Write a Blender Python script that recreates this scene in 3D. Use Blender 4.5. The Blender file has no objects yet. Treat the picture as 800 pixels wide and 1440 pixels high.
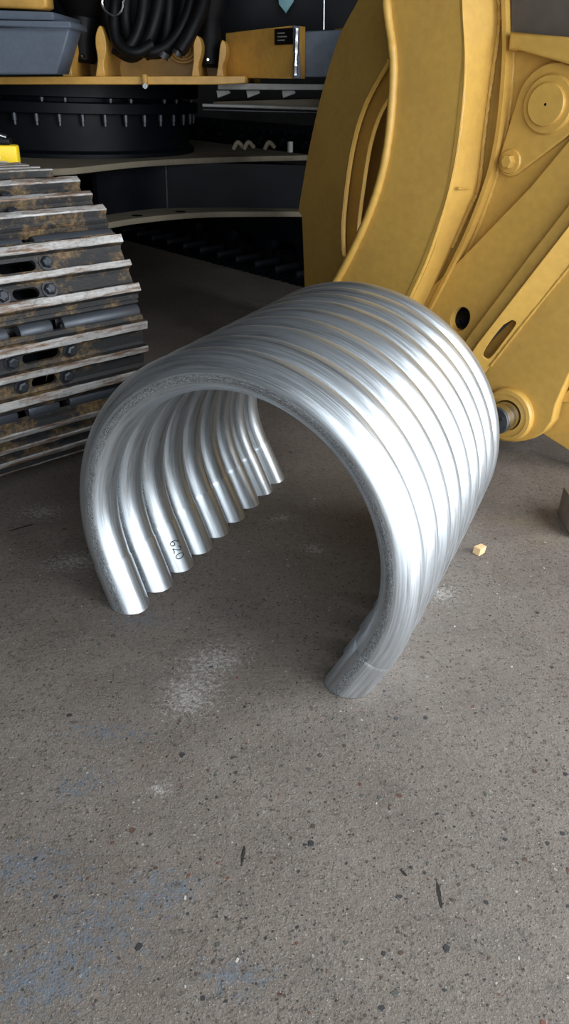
import bpy, bmesh, math, random
from mathutils import Vector, Matrix
random.seed(7)
SC = bpy.context.scene
COL = SC.collection
R = math.radians

# ------------------------------------------------------------------ camera
FPX, PITCH, ROLL, CAM_H = 1080.0, R(29.19), R(2.0), 1.25
CAM = Vector((0, 0, CAM_H))
FWD = Vector((0, math.cos(PITCH), -math.sin(PITCH)))
_r = Vector((1, 0, 0)); _u = _r.cross(FWD)
RGT = math.cos(ROLL) * _r + math.sin(ROLL) * _u
UPV = -math.sin(ROLL) * _r + math.cos(ROLL) * _u
cd = bpy.data.cameras.new('camera')
cam = bpy.data.objects.new('camera', cd); COL.objects.link(cam)
cd.sensor_fit = 'VERTICAL'; cd.sensor_height = 36.0; cd.lens = 36.0 * FPX / 1440.0
cd.clip_start = 0.05; cd.clip_end = 100
m = Matrix((RGT, UPV, -FWD)).transposed().to_4x4(); m.translation = CAM
cam.matrix_world = m
SC.camera = cam

# ------------------------------------------------------------------ light, world, exposure
vs = SC.view_settings
vs.view_transform = 'Standard'; vs.look = 'None'; vs.exposure = 0.1; vs.gamma = 1.0
vs.use_curve_mapping = False
w = bpy.data.worlds.new('overcast'); SC.world = w; w.use_nodes = True
bg = w.node_tree.nodes['Background']
bg.inputs[0].default_value = (0.72, 0.86, 1.0, 1); bg.inputs[1].default_value = 1.0

def area(name, loc, target, sx, sy, power, col):
    d = bpy.data.lights.new(name, 'AREA'); d.shape = 'RECTANGLE'; d.size = sx; d.size_y = sy
    d.energy = power; d.color = col
    o = bpy.data.objects.new(name, d); COL.objects.link(o); o.location = loc
    o.rotation_euler = (Vector(target) - Vector(loc)).to_track_quat('-Z', 'Y').to_euler()
    return o
# daylight entering by the wide door on the right and the door behind the viewer
area('daylight_right_door', (2.78, 0.1, 1.75), (0, 0.1, 1.55), 3.9, 3.3, 320, (0.93, 0.97, 1.0))
area('daylight_rear_door', (0.7, -1.9, 1.75), (0.7, 0, 1.6), 4.0, 3.3, 115, (0.92, 0.97, 1.0))

# ------------------------------------------------------------------ helpers
def ray(x, y): return FWD + RGT * ((x - 400) / FPX) + UPV * ((720 - y) / FPX)
def on_floor(x, y, z=0.0):
    d = ray(x, y); return CAM + d * ((z - CAM_H) / d.z)
def at_y(x, y, Y):
    d = ray(x, y); return CAM + d * (Y / d.y)
def on_plane(x, y, P, n):
    d = ray(x, y); return CAM + d * ((P - CAM).dot(n) / d.dot(n))

def tag(o, label=None, cat=None, group=None, kind=None):
    if label: o['label'] = label
    if cat: o['category'] = cat
    if group: o['group'] = group
    if kind: o['kind'] = kind
    return o
def empty(name, loc, label, cat, group=None):
    o = bpy.data.objects.new(name, None); COL.objects.link(o); o.location = loc
    o.empty_display_size = 0.1
    return tag(o, label, cat, group)
def wmat(o):
    mm = o.matrix_basis.copy()
    while o.parent: o = o.parent; mm = o.matrix_basis @ mm
    return mm
def link(name, me, mat, parent=None, matrix=None, smooth=None):
    """matrix (or identity) is in WORLD space; parents here are unrotated unless matrix_local is set by hand"""
    o = bpy.data.objects.new(name, me); COL.objects.link(o)
    if mat and not me.materials: me.materials.append(mat)
    if matrix is None: matrix = Matrix.Identity(4)
    if parent:
        o.parent = parent
        matrix = wmat(parent).inverted() @ matrix
    o.matrix_basis = matrix
    return o
def from_bm(name, bm, smooth=False, angle=35):
    bmesh.ops.recalc_face_normals(bm, faces=bm.faces)
    me = bpy.data.meshes.new(name); bm.to_mesh(me); bm.free()
    if smooth:
        me.polygons.foreach_set('use_smooth', [True] * len(me.polygons))
        me.set_sharp_from_angle(angle=R(angle))
    return me
def box_bm(bm, lo, hi, bev=0.0):
    lo = Vector(lo); hi = Vector(hi)
    g = bmesh.ops.create_cube(bm, size=1.0)
    vs_ = g['verts']
    for v in vs_:
        v.co = Vector(((lo[i] + hi[i]) / 2 + v.co[i] * (hi[i] - lo[i]) for i in range(3)))
    if bev > 0:
        es = list({e for v in vs_ for e in v.link_edges})
        bmesh.ops.bevel(bm, geom=es, offset=bev, segments=2, affect='EDGES', profile=0.5)
def box(name, lo, hi, mat, parent=None, bev=0.004, matrix=None):
    bm = bmesh.new(); box_bm(bm, lo, hi, bev)
    return link(name, from_bm(name, bm, True), mat, parent, matrix)
def frames(pts):
    n = len(pts); T = []
    for i in range(n):
        T.append((pts[min(i + 1, n - 1)] - pts[max(i - 1, 0)]).normalized())
    return T
def tube_bm(bm, pts, rad, seg=12, cap=True, wob=0.0):
    pts = [Vector(p) for p in pts]; T = frames(pts)
    ref = Vector((0, 0, 1)) if abs(T[0].z) < 0.9 else Vector((1, 0, 0))
    N = (ref - T[0] * ref.dot(T[0])).normalized(); rings = []
    for i, p in enumerate(pts):
        N = (N - T[i] * N.dot(T[i])).normalized(); B = T[i].cross(N)
        rr = rad[i] if isinstance(rad, (list, tuple)) else rad
        rr *= 1 + wob * (random.random() - 0.5)
        rings.append([bm.verts.new(p + rr * (math.cos(2 * math.pi * j / seg) * N + math.sin(2 * math.pi * j / seg) * B)) for j in range(seg)])
    for a, b in zip(rings, rings[1:]):
        for j in range(seg):
            bm.faces.new((a[j], a[(j + 1) % seg], b[(j + 1) % seg], b[j]))
    if cap:
        bm.faces.new(rings[0]); bm.faces.new(rings[-1])
def tube(name, pts, rad, mat, parent=None, seg=12, wob=0.0):
    bm = bmesh.new(); tube_bm(bm, pts, rad, seg, True, wob)
    return link(name, from_bm(name, bm, True, 50), mat, parent)
def smooth_path(pts, n=8):
    """Catmull-Rom through points"""
    pts = [Vector(p) for p in pts]; out = []
    P = [2 * pts[0] - pts[1]] + pts + [2 * pts[-1] - pts[-2]]
    for i in range(1, len(P) - 2):
        a, b, c, d = P[i - 1:i + 3]
        for k in range(n):
            t = k / n
            out.append(0.5 * ((2 * b) + (c - a) * t + (2 * a - 5 * b + 4 * c - d) * t * t + (3 * b - a - 3 * c + d) * t ** 3))
    out.append(pts[-1]); return out
def smooth2(pts, n=6):
    return [(v.x, v.y) for v in smooth_path([(p[0], p[1], 0) for p in pts], n)]
def lathe_bm(bm, prof, seg=48, axis_m=None):
    """prof: list of (r, h) revolved about local z"""
    rings = []
    for (r_, h) in prof:
        if r_ < 1e-6: rings.append([bm.verts.new((0, 0, h))])
        else: rings.append([bm.verts.new((r_ * math.cos(2 * math.pi * j / seg), r_ * math.sin(2 * math.pi * j / seg), h)) for j in range(seg)])
    for a, b in zip(rings, rings[1:]):
        for j in range(seg):
            if len(a) == 1 and len(b) == 1: continue
            if len(a) == 1: bm.faces.new((a[0], b[j], b[(j + 1) % seg]))
            elif len(b) == 1: bm.faces.new((a[j], b[0], a[(j + 1) % seg]))
            else: bm.faces.new((a[j], b[j], b[(j + 1) % seg], a[(j + 1) % seg]))
def lathe(name, prof, mat, parent=None, matrix=None, seg=48):
    bm = bmesh.new(); lathe_bm(bm, prof, seg)
    return link(name, from_bm(name, bm, True, 30), mat, parent, matrix)
def filled_mesh(name, loops, thick, bev=0.0):
    """2D outline with holes, from z=-thick to z=0 (local)"""
    cu = bpy.data.curves.new(name, 'CURVE'); cu.dimensions = '2D'; cu.fill_mode = 'BOTH'
    b = min(bev, thick * 0.45)
    cu.extrude = max(thick / 2 - b, 0.0001); cu.bevel_depth = b; cu.bevel_resolution = 1
    if b: cu.offset = -b
    for lp in loops:
        s = cu.splines.new('POLY'); s.points.add(len(lp) - 1); s.use_cyclic_u = True
        for i, p in enumerate(lp): s.points[i].co = (p[0], p[1], 0, 1)
    o = bpy.data.objects.new('tmp', cu); COL.objects.link(o)
    dg = bpy.context.evaluated_depsgraph_get(); dg.update()
    me = bpy.data.meshes.new_from_object(o.evaluated_get(dg))
    bpy.data.objects.remove(o); bpy.data.curves.remove(cu)
    me.name = name
    bm = bmesh.new(); bm.from_mesh(me)
    bmesh.ops.remove_doubles(bm, verts=bm.verts, dist=1e-5)
    for v in bm.verts: v.co.z -= thick / 2
    bmesh.ops.recalc_face_normals(bm, faces=bm.faces)
    bm.to_mesh(me); bm.free()
    return me
def plane_matrix(P, n, up=Vector((0, 0, 1))):
    n = Vector(n).normalized(); x = up.cross(n).normalized(); y = n.cross(x)
    mm = Matrix((x, y, n)).transposed().to_4x4(); mm.translation = P
    return mm
def plate(name, loops_px, P, n, thick, mat, parent, bev=0.003):
    """a plate whose outlines (and holes) lie on the world plane (P, n); thickness goes away from n"""
    M = plane_matrix(P, n); Mi = M.inverted(); L = []
    for lp in loops_px:
        L.append([(Mi @ on_plane(x, y, P, Vector(n).normalized()))[:2] for x, y in lp])
    return link(name, filled_mesh(name, L, thick, bev), mat, parent, M)
def ribbon(name, A, B, thick, mat, parent, n=8, sm=True):
    """plate lofted between two 3D curves, solid"""
    if sm: A = smooth_path(A, n); B = smooth_path(B, n)
    k = min(len(A), len(B)); bm = bmesh.new(); TA = frames(A); r1 = []
    for i in range(k):
        nn = TA[i].cross(B[i] - A[i]).normalized()
        if nn.dot(CAM - A[i]) < 0: nn = -nn
        r1.append([bm.verts.new(q) for q in (A[i], B[i], B[i] - nn * thick, A[i] - nn * thick)])
    for a, b in zip(r1, r1[1:]):
        for j in range(4): bm.faces.new((a[j], a[(j + 1) % 4], b[(j + 1) % 4], b[j]))
    bm.faces.new(r1[0]); bm.faces.new(r1[-1])
    return link(name, from_bm(name, bm, True, 40), mat, parent)
def circ(cx, cy, r, n=32, a0=0, a1=360):
    return [(cx + r * math.cos(R(a0 + (a1 - a0) * i / n)), cy + r * math.sin(R(a0 + (a1 - a0) * i / n))) for i in range(n)]

# ------------------------------------------------------------------ materials
def mat_new(name):
    mt = bpy.data.materials.new(name); mt.use_nodes = True
    nt = mt.node_tree; b = nt.nodes['Principled BSDF']
    return mt, nt, b
class G:
    """tiny node helper"""
    def __init__(s, nt): s.nt = nt
    def n(s, t, **k):
        nd = s.nt.nodes.new(t)
        for a, v in k.items():
            if a.startswith('i_'):
                key = a[2:]; key = int(key) if key.isdigit() else key
                nd.inputs[key].default_value = v
            else: setattr(nd, a, v)
        return nd
    def l(s, a, b): s.nt.links.new(a, b)
    def coord(s, which='Object', scale=(1, 1, 1)):
        c = s.n('ShaderNodeTexCoord'); mp = s.n('ShaderNodeMapping'); mp.inputs['Scale'].default_value = scale
        s.l(c.outputs[which], mp.inputs[0]); return mp.outputs[0]
    def noise(s, vec, scale, detail=4, rough=0.55):
        nd = s.n('ShaderNodeTexNoise'); nd.inputs['Scale'].default_value = scale; nd.inputs['Detail'].default_value = detail
        nd.inputs['Roughness'].default_value = rough; s.l(vec, nd.inputs['Vector']); return nd.outputs['Fac']
    def ramp(s, fac, stops):
        nd = s.n('ShaderNodeValToRGB'); cr = nd.color_ramp
        while len(cr.elements) < len(stops): cr.elements.new(0.5)
        for e, (p, c) in zip(cr.elements, stops):
            e.position = p; e.color = (c[0], c[1], c[2], 1) if isinstance(c, (tuple, list)) else (c, c, c, 1)
        s.l(fac, nd.inputs[0]); return nd.outputs[0]
    def mix(s, fac, a, b, mode='MIX'):
        nd = s.n('ShaderNodeMix', data_type='RGBA', blend_type=mode)
        if isinstance(fac, float): nd.inputs[0].default_value = fac
        else: s.l(fac, nd.inputs[0])
        for v, i in ((a, 6), (b, 7)):
            if isinstance(v, tuple): nd.inputs[i].default_value = (v[0], v[1], v[2], 1)
            else: s.l(v, nd.inputs[i])
        return nd.outputs[2]
    def math(s, op, a, b=None, c=None):
        nd = s.n('ShaderNodeMath', operation=op)
        for i, v in enumerate((a, b, c)):
            if v is None: continue
            if isinstance(v, (int, float)): nd.inputs[i].default_value = v
            else: s.l(v, nd.inputs[i])
        return nd.outputs[0]
    def bump(s, h, strength, dist, bsdf):
        nd = s.n('ShaderNodeBump'); nd.inputs['Strength'].default_value = strength; nd.inputs['Distance'].default_value = dist
        s.l(h, nd.inputs['Height']); s.l(nd.outputs[0], bsdf.inputs['Normal'])

def paint(name, col, rough=0.45, dirt=(0.1, 0.07, 0.04), amount=0.35, scale=6, metallic=0.0, bump=0.15, spec=0.5):
    mt, nt, b = mat_new(name); g = G(nt)
    v = g.coord('Object')
    n1 = g.noise(v, scale, 5); n2 = g.noise(v, scale * 9, 3)
    f = g.ramp(n1, [(0.45, 0.0), (0.8, amount)])
    tone = g.ramp(n2, [(0.3, tuple(c * 0.93 for c in col)), (0.7, tuple(min(1, c * 1.06) for c in col))])
    g.l(g.mix(f, tone, dirt), b.inputs['Base Color'])
    g.l(g.ramp(n1, [(0.3, rough * 0.85), (0.75, min(1, rough * 1.3))]), b.inputs['Roughness'])
    b.inputs['Metallic'].default_value = metallic
    b.inputs['Specular IOR Level'].default_value = spec
    g.bump(n2, bump, 0.002, b)
    return mt
YELLOW = paint('yellow_paint', (0.565, 0.335, 0.075), 0.4, (0.30, 0.155, 0.04), 0.35, 3.5, bump=0.25)
YELLOW2 = paint('machine_yellow_paint', (0.60, 0.33, 0.07), 0.4, (0.12, 0.07, 0.02), 0.5, 5)
BLACKP = paint('black_paint_and_shade', (0.0035, 0.0048, 0.0075), 0.45, (0.012, 0.011, 0.009), 0.3, 4, spec=0.14, bump=0.05)  # black paint of the machine, and painted shade on far shoes and lips
RUBBER = paint('black_rubber', (0.004, 0.004, 0.0048), 0.5, (0.01, 0.009, 0.008), 0.4, 9, spec=0.2)
SLATE = paint('slate_grey_paint', (0.085, 0.105, 0.14), 0.55, (0.05, 0.05, 0.05), 0.5, 6)
LIGHTGREY = paint('light_grey_paint', (0.3, 0.3, 0.29), 0.55, (0.1, 0.08, 0.06), 0.6, 8)
DUSTY = paint('dusty_plate', (0.20, 0.17, 0.12), 0.8, (0.09, 0.08, 0.06), 0.6, 5)
CHROME = paint('bare_machined_steel', (0.55, 0.56, 0.58), 0.22, (0.2, 0.19, 0.18), 0.4, 14, metallic=1.0, bump=0.05)
DARKSTEEL = paint('dark_steel', (0.05, 0.055, 0.065), 0.4, (0.12, 0.07, 0.03), 0.4, 10, metallic=0.6)
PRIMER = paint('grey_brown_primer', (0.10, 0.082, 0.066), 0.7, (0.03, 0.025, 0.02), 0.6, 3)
PINFACE = paint('oiled_pin_face', (0.03, 0.036, 0.042), 0.45, (0.12, 0.13, 0.14), 0.6, 25)
LIPSTEEL = paint('blue_grey_steel', (0.065, 0.073, 0.088), 0.45, (0.05, 0.045, 0.04), 0.5, 9, metallic=0.5)
BRIGHTY = paint('bright_yellow_plastic', (0.9, 0.62, 0.02), 0.4, (0.5, 0.3, 0.02), 0.2, 20)
WHITEP = paint('white_print', (0.8, 0.8, 0.8), 0.5, (0.5, 0.5, 0.5), 0.2, 20)
TEAL = paint('teal_enamel', (0.1, 0.28, 0.32), 0.4, (0.05, 0.1, 0.1), 0.4, 12)
CONC_WALL = paint('grimy_plaster', (0.06, 0.06, 0.062), 0.9, (0.03, 0.028, 0.026), 0.7, 1.5)
ROOF = paint('roof_sheet', (0.10, 0.105, 0.11), 0.7, (0.05, 0.05, 0.05), 0.5, 1.2)
WOOD = paint('pale_fresh_wood', (0.62, 0.42, 0.22), 0.7, (0.35, 0.2, 0.1), 0.5, 60)
TIMBER = paint('weathered_timber', (0.2, 0.15, 0.11), 0.85, (0.06, 0.05, 0.04), 0.7, 12)
INK = paint('marker_ink', (0.01, 0.01, 0.012), 0.4, (0.02, 0.02, 0.02), 0.2, 30)

def make_track_steel():
    mt, nt, b = mat_new('worn_track_steel'); g = G(nt)
    tc = g.n('ShaderNodeTexCoord'); sep = g.n('ShaderNodeSeparateXYZ'); g.l(tc.outputs['Object'], sep.inputs[0])
    oi = g.n('ShaderNodeObjectInfo')
    def vec(scale):
        mp = g.n('ShaderNodeMapping'); mp.inputs['Scale'].default_value = scale; g.l(tc.outputs['Object'], mp.inputs[0])
        cb = g.n('ShaderNodeCombineXYZ'); r_ = g.math('MULTIPLY', oi.outputs['Random'], 23.0)
        g.l(r_, cb.inputs[0]); g.l(g.math('MULTIPLY', r_, 1.7), cb.inputs[1])
        ad = g.n('ShaderNodeVectorMath', operation='ADD'); g.l(mp.outputs[0], ad.inputs[0]); g.l(cb.outputs[0], ad.inputs[1]); return ad.outputs[0]
    n1 = g.noise(vec((1, 1.6, 1)), 7, 8, 0.72); n2 = g.noise(vec((1.2, 10, 6)), 5, 7, 0.7); n3 = g.noise(vec((1, 1, 1)), 75, 5, 0.7); n4 = g.noise(vec((14, 2, 2)), 6, 4, 0.6)
    rust = g.ramp(n1, [(0.49, 0.0), (0.60, 0.55), (0.78, 1.0)])
    base = g.mix(rust, (0.018, 0.018, 0.019), (0.12, 0.075, 0.032))
    mud = g.ramp(g.math('ADD', n3, g.math('MULTIPLY', n4, 0.3)), [(0.60, 0.0), (0.78, 0.8)])
    base = g.mix(g.math('MULTIPLY', mud, rust), base, (0.30, 0.185, 0.07))
    base = g.mix(g.ramp(n3, [(0.25, 0.8), (0.45, 0.0)]), base, (0.012, 0.011, 0.010))
    cr = g.math('MULTIPLY', g.math('SUBTRACT', sep.outputs['Z'], 0.0385), 400)
    top = g.math('MINIMUM', g.math('MAXIMUM', cr, 0.0), 1.0)
    worn = g.math('MULTIPLY', top, g.ramp(n2, [(0.28, 0.55), (0.5, 1.0)]))
    shine = g.ramp(n2, [(0.34, (0.14, 0.08, 0.05)), (0.42, (0.22, 0.15, 0.11)), (0.50, (0.33, 0.315, 0.30)), (0.70, (0.46, 0.455, 0.45))])
    shine = g.mix(g.ramp(n3, [(0.3, 0.5), (0.5, 0.0)]), shine, (0.10, 0.07, 0.05))
    g.l(g.mix(worn, base, shine), b.inputs['Base Color'])
    g.l(g.math('MULTIPLY', worn, 0.35), b.inputs['Metallic'])
    b.inputs['Roughness'].default_value = 0.6
    b.inputs['Specular IOR Level'].default_value = 0.35
    g.bump(g.math('ADD', n3, n1), 0.6, 0.004, b)
    return mt
TRACK = make_track_steel()

def make_aluminium():
    mt, nt, b = mat_new('bent_tube_metal'); g = G(nt)
    uv = g.n('ShaderNodeUVMap'); uv.uv_map = 'UVMap'
    def uvmap(sx, sy):
        mp = g.n('ShaderNodeMapping'); mp.inputs['Scale'].default_value = (sx, sy, 1)
        g.l(uv.outputs[0], mp.inputs[0]); return mp.outputs[0]
    oi = g.n('ShaderNodeObjectInfo')
    off = g.n('ShaderNodeCombineXYZ'); g.l(g.math('MULTIPLY', oi.outputs['Random'], 37.0), off.inputs[2])
    def shifted(vec):
        nd = g.n('ShaderNodeVectorMath', operation='ADD'); g.l(vec, nd.inputs[0]); g.l(off.outputs[0], nd.inputs[1]); return nd.outputs[0]
    streak = g.noise(shifted(uvmap(2.5, 60)), 1.6, 6, 0.6)
    blotch = g.noise(shifted(uvmap(4, 9)), 1.5, 5, 0.6)
    fine = g.noise(shifted(uvmap(40, 260)), 1.5, 3, 0.6)
    grit = g.noise(shifted(uvmap(260, 420)), 0.8, 3, 0.7)
    sep = g.n('ShaderNodeSeparateXYZ'); g.l(uv.outputs[0], sep.inputs[0])
    # scuffed band along the middle of the flank (v = 0.5 faces along the row), left by the bending former
    dv = g.math('ABSOLUTE', g.math('SUBTRACT', sep.outputs['Y'], 0.285))
    band = g.ramp(g.math('ADD', dv, g.math('MULTIPLY', g.math('SUBTRACT', blotch, 0.5), 0.03)), [(0.026, 1.0), (0.05, 0.0)])
    bandg = g.math('MULTIPLY', band, g.ramp(grit, [(0.38, 0.0), (0.62, 1.0)]))
    col = g.ramp(streak, [(0.25, (0.57, 0.62, 0.67)), (0.75, (0.78, 0.83, 0.87))])
    col = g.mix(g.ramp(blotch, [(0.55, 0.0), (0.8, 0.35)]), col, (0.30, 0.29, 0.27))
    stain = g.noise(shifted(uvmap(3.0, 14)), 1.3, 7, 0.7)
    col = g.mix(g.ramp(stain, [(0.50, 0.0), (0.62, 0.45), (0.8, 0.75)]), col, (0.25, 0.235, 0.21))
    col = g.mix(bandg, col, (0.10, 0.10, 0.105))
    g.l(col, b.inputs['Base Color'])
    b.inputs['Metallic'].default_value = 0.94
    rg = g.math('ADD', g.ramp(streak, [(0.3, 0.31), (0.7, 0.45)]), g.math('MULTIPLY', band, 0.15))
    g.l(rg, b.inputs['Roughness'])
    hh = g.math('ADD', g.math('MULTIPLY', fine, 0.25), g.math('MULTIPLY', g.math('MULTIPLY', grit, band), 1.4))
    hh = g.math('ADD', hh, g.math('MULTIPLY', blotch, 0.5))
    g.bump(hh, 0.35, 0.0012, b)
    return mt
ALU = make_aluminium()

def make_floor_mat():
    mt, nt, b = mat_new('worn_concrete'); g = G(nt)
    v = g.coord('Object')
    big = g.noise(v, 0.9, 5, 0.6); mid = g.noise(v, 6, 6, 0.65); fine = g.noise(v, 55, 5, 0.7); grit = g.noise(v, 220, 3, 0.7)
    base = g.ramp(big, [(0.3, (0.112, 0.090, 0.074)), (0.7, (0.175, 0.148, 0.126))])
    base = g.mix(g.ramp(mid, [(0.35, 0.0), (0.75, 0.7)]), base, (0.20, 0.172, 0.148))
    base = g.mix(g.ramp(g.noise(v, 130, 6, 0.75), [(0.30, 0.9), (0.46, 0.0)]), base, (0.04, 0.032, 0.027))
    base = g.mix(g.ramp(g.noise(v, 4, 8, 0.75), [(0.5, 0.0), (0.75, 0.45)]), base, (0.075, 0.07, 0.067))
    base = g.mix(g.ramp(g.noise(v, 48, 7, 0.8), [(0.53, 0.0), (0.66, 0.75)]), base, (0.055, 0.046, 0.04))
    base = g.mix(g.ramp(g.noise(v, 30, 8, 0.85), [(0.54, 0.0), (0.70, 0.55)]), base, (0.23, 0.21, 0.19))
    base = g.mix(g.ramp(grit, [(0.60, 0.0), (0.70, 0.7)]), base, (0.42, 0.40, 0.37))
    pits = g.ramp(g.noise(v, 70, 6, 0.7), [(0.33, 1.0), (0.43, 0.0)])
    rough_zone = g.ramp(g.noise(v, 2.2, 4, 0.6), [(0.38, 0.25), (0.62, 1.0)])
    pits = g.math('MULTIPLY', pits, rough_zone)
    base = g.mix(g.math('MULTIPLY', pits, 0.75), base, (0.05, 0.042, 0.036))
    hsum = g.math('ADD', g.math('MULTIPLY', fine, 0.7), g.math('MULTIPLY', grit, 0.35))
    hsum = g.math('SUBTRACT', hsum, g.math('MULTIPLY', pits, 0.7))
    # exposed aggregate: voronoi cells, only some of them, small cores, each its own colour
    dist = g.n('ShaderNodeVectorMath', operation='ADD'); nn = g.n('ShaderNodeTexNoise'); nn.inputs['Scale'].default_value = 40
    g.l(v, nn.inputs['Vector'])
    sc_ = g.n('ShaderNodeVectorMath', operation='SCALE'); sc_.inputs['Scale'].default_value = 0.012
    g.l(nn.outputs['Color'], sc_.inputs[0]); g.l(v, dist.inputs[0]); g.l(sc_.outputs[0], dist.inputs[1])
    for scale, thr, core, cols in ((38, 0.72, 0.26, [(0.0, (0.05, 0.042, 0.036)), (0.3, (0.10, 0.045, 0.03)), (0.55, (0.075, 0.075, 0.078)), (0.8, (0.16, 0.11, 0.075)), (1.0, (0.26, 0.25, 0.24))]),
                                   (85, 0.66, 0.27, [(0.0, (0.035, 0.03, 0.027)), (0.5, (0.06, 0.05, 0.045)), (0.8, (0.13, 0.09, 0.07)), (1.0, (0.33, 0.32, 0.30))])):
        vo = g.n('ShaderNodeTexVoronoi'); vo.inputs['Scale'].default_value = scale; g.l(dist.outputs[0], vo.inputs['Vector'])
        sep = g.n('ShaderNodeSeparateColor'); g.l(vo.outputs['Color'], sep.inputs[0])
        pick = g.math('GREATER_THAN', sep.outputs[0], thr)
        cr = g.math('LESS_THAN', vo.outputs['Distance'], g.math('MULTIPLY', g.math('ADD', sep.outputs[2], 0.25), core))
        mk = g.math('MULTIPLY', pick, cr)
        base = g.mix(mk, base, g.ramp(sep.outputs[1], cols))
        hsum = g.math('SUBTRACT', hsum, g.math('MULTIPLY', mk, 0.45))
    # worn marks at their own places on the floor: pale scuffs and old blue paint
    def spot(px, py, rx, ang=0.0, ry=None):
        P = on_floor(px, py); ry = ry or rx
        mp = g.n('ShaderNodeMapping', vector_type='TEXTURE'); mp.inputs['Location'].default_value = P; mp.inputs['Rotation'].default_value = (0, 0, ang)
        mp.inputs['Scale'].default_value = (rx, ry, 1); c = g.n('ShaderNodeTexCoord'); g.l(c.outputs['Object'], mp.inputs[0])
        ln = g.n('ShaderNodeVectorMath', operation='LENGTH'); g.l(mp.outputs[0], ln.inputs[0])
        return g.math('MAXIMUM', g.math('SUBTRACT', 1.0, ln.outputs['Value']), 0.0)
    def total(lst):
        t = None
        for a in lst:
            s_ = spot(*a); t = s_ if t is None else g.math('ADD', t, s_)
        return g.math('MINIMUM', t, 1.0)
    smear = g.noise(v, 85, 9, 0.85)
    wm = total([(300, 930, .17, .5, .12), (265, 985, .12, .2, .1), (440, 772, .10, -.6, .06), (395, 728, .10, .4, .05), (100, 790, .16, .3, .1), (620, 835, .09, .2, .08), (60, 720, .16, 0, .1), (225, 1110, .05, 0, .04)])
    wk = g.ramp(g.math('ADD', smear, g.math('MULTIPLY', wm, 0.16)), [(0.60, 0.0), (0.68, 0.6)])
    base = g.mix(g.math('MULTIPLY', wk, g.math('MINIMUM', g.math('MULTIPLY', wm, 4.0), 1.0)), base, (0.44, 0.43, 0.41))
    bm_ = total([(130, 1310, .17, .2, .13), (30, 1220, .16, 0, .09), (110, 1105, .10, .5, .06), (200, 872, .12, .2, .05), (330, 1375, .1, 0, .06), (40, 1390, .14, 0, .08), (240, 1250, .1, 0, .06), (150, 1030, .16, 0, .05)])
    bk = g.ramp(g.math('ADD', g.noise(v, 60, 9, 0.82), g.math('MULTIPLY', bm_, 0.13)), [(0.56, 0.0), (0.68, 0.6)])
    base = g.mix(g.math('MULTIPLY', bk, g.math('MINIMUM', g.math('MULTIPLY', bm_, 4.0), 1.0)), base, (0.085, 0.125, 0.17))
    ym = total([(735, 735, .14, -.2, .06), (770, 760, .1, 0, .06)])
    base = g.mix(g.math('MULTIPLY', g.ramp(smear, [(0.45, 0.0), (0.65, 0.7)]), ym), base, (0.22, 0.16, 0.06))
    # cracks
    def seg(ax, ay, bx, by, wdt):
        A = on_floor(ax, ay); B = on_floor(bx, by); d = B - A
        return spot((ax + bx) / 2, (ay + by) / 2, d.length / 2, math.atan2(d.y, d.x), wdt)
    ck = None
    for a in ((612, 1228, 622, 1285, .006), (345, 1180, 338, 1225, .005), (0, 750, 62, 733, .006), (560, 1220, 575, 1235, .005)):
        s_ = g.math('GREATER_THAN', g.math('ADD', seg(*a), g.math('MULTIPLY', g.math('SUBTRACT', fine, 0.5), 0.9)), 0.35)
        s_ = g.math('MULTIPLY', s_, g.math('GREATER_THAN', seg(*a), 0.01))
        ck = s_ if ck is None else g.math('MAXIMUM', ck, s_)
    base = g.mix(ck, base, (0.02, 0.017, 0.015))
    g.l(base, b.inputs['Base Color'])
    g.l(g.ramp(mid, [(0.3, 0.62), (0.7, 0.85)]), b.inputs['Roughness'])
    b.inputs['Specular IOR Level'].default_value = 0.35
    g.bump(hsum, 0.8, 0.0045, b)
    return mt
FLOOR = make_floor_mat()

# ------------------------------------------------------------------ setting: workshop hall
def structure(name, lo, hi, mat):
    o = box(name, lo, hi, mat, None, 0.0); o['kind'] = 'structure'; return o
structure('floor', (-9, -7, -0.2), (8, 14, 0.0), FLOOR)
structure('wall_back', (-9, 13.8, 0), (8, 14, 6.5), CONC_WALL)
structure('wall_left', (-9.2, -2.2, 0), (-9, 14, 6.5), CONC_WALL)
structure('ceiling', (-9.2, -2.2, 6.5), (3.05, 14, 6.7), ROOF)
floor_o = bpy.data.objects['floor']
CHIP_M = [paint('dark_aggregate', (0.035, 0.034, 0.034), 0.5, (0.02, 0.02, 0.02), 0.4, 60), paint('brown_aggregate', (0.075, 0.05, 0.036), 0.55, (0.03, 0.02, 0.02), 0.4, 60),
          paint('red_aggregate', (0.13, 0.05, 0.035), 0.55, (0.05, 0.03, 0.02), 0.4, 60), paint('green_grey_aggregate', (0.075, 0.08, 0.07), 0.5, (0.03, 0.03, 0.03), 0.4, 60), paint('pale_aggregate', (0.42, 0.40, 0.37), 0.5, (0.2, 0.2, 0.2), 0.4, 60)]
def chip_pts(c, size, rnd):
    n = rnd.randint(4, 7); a0 = rnd.random() * 6.28; el = rnd.uniform(.45, 1); ro = rnd.random() * 6.28; out = []
    for i in range(n):
        a = a0 + 6.283 * i / n + rnd.uniform(-.3, .3); rr = size * rnd.uniform(.75, 1.1)
        x, y = rr * math.cos(a), rr * el * math.sin(a)
        out.append((c[0] + x * math.cos(ro) - y * math.sin(ro), c[1] + x * math.sin(ro) + y * math.cos(ro)))
    return out
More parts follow.
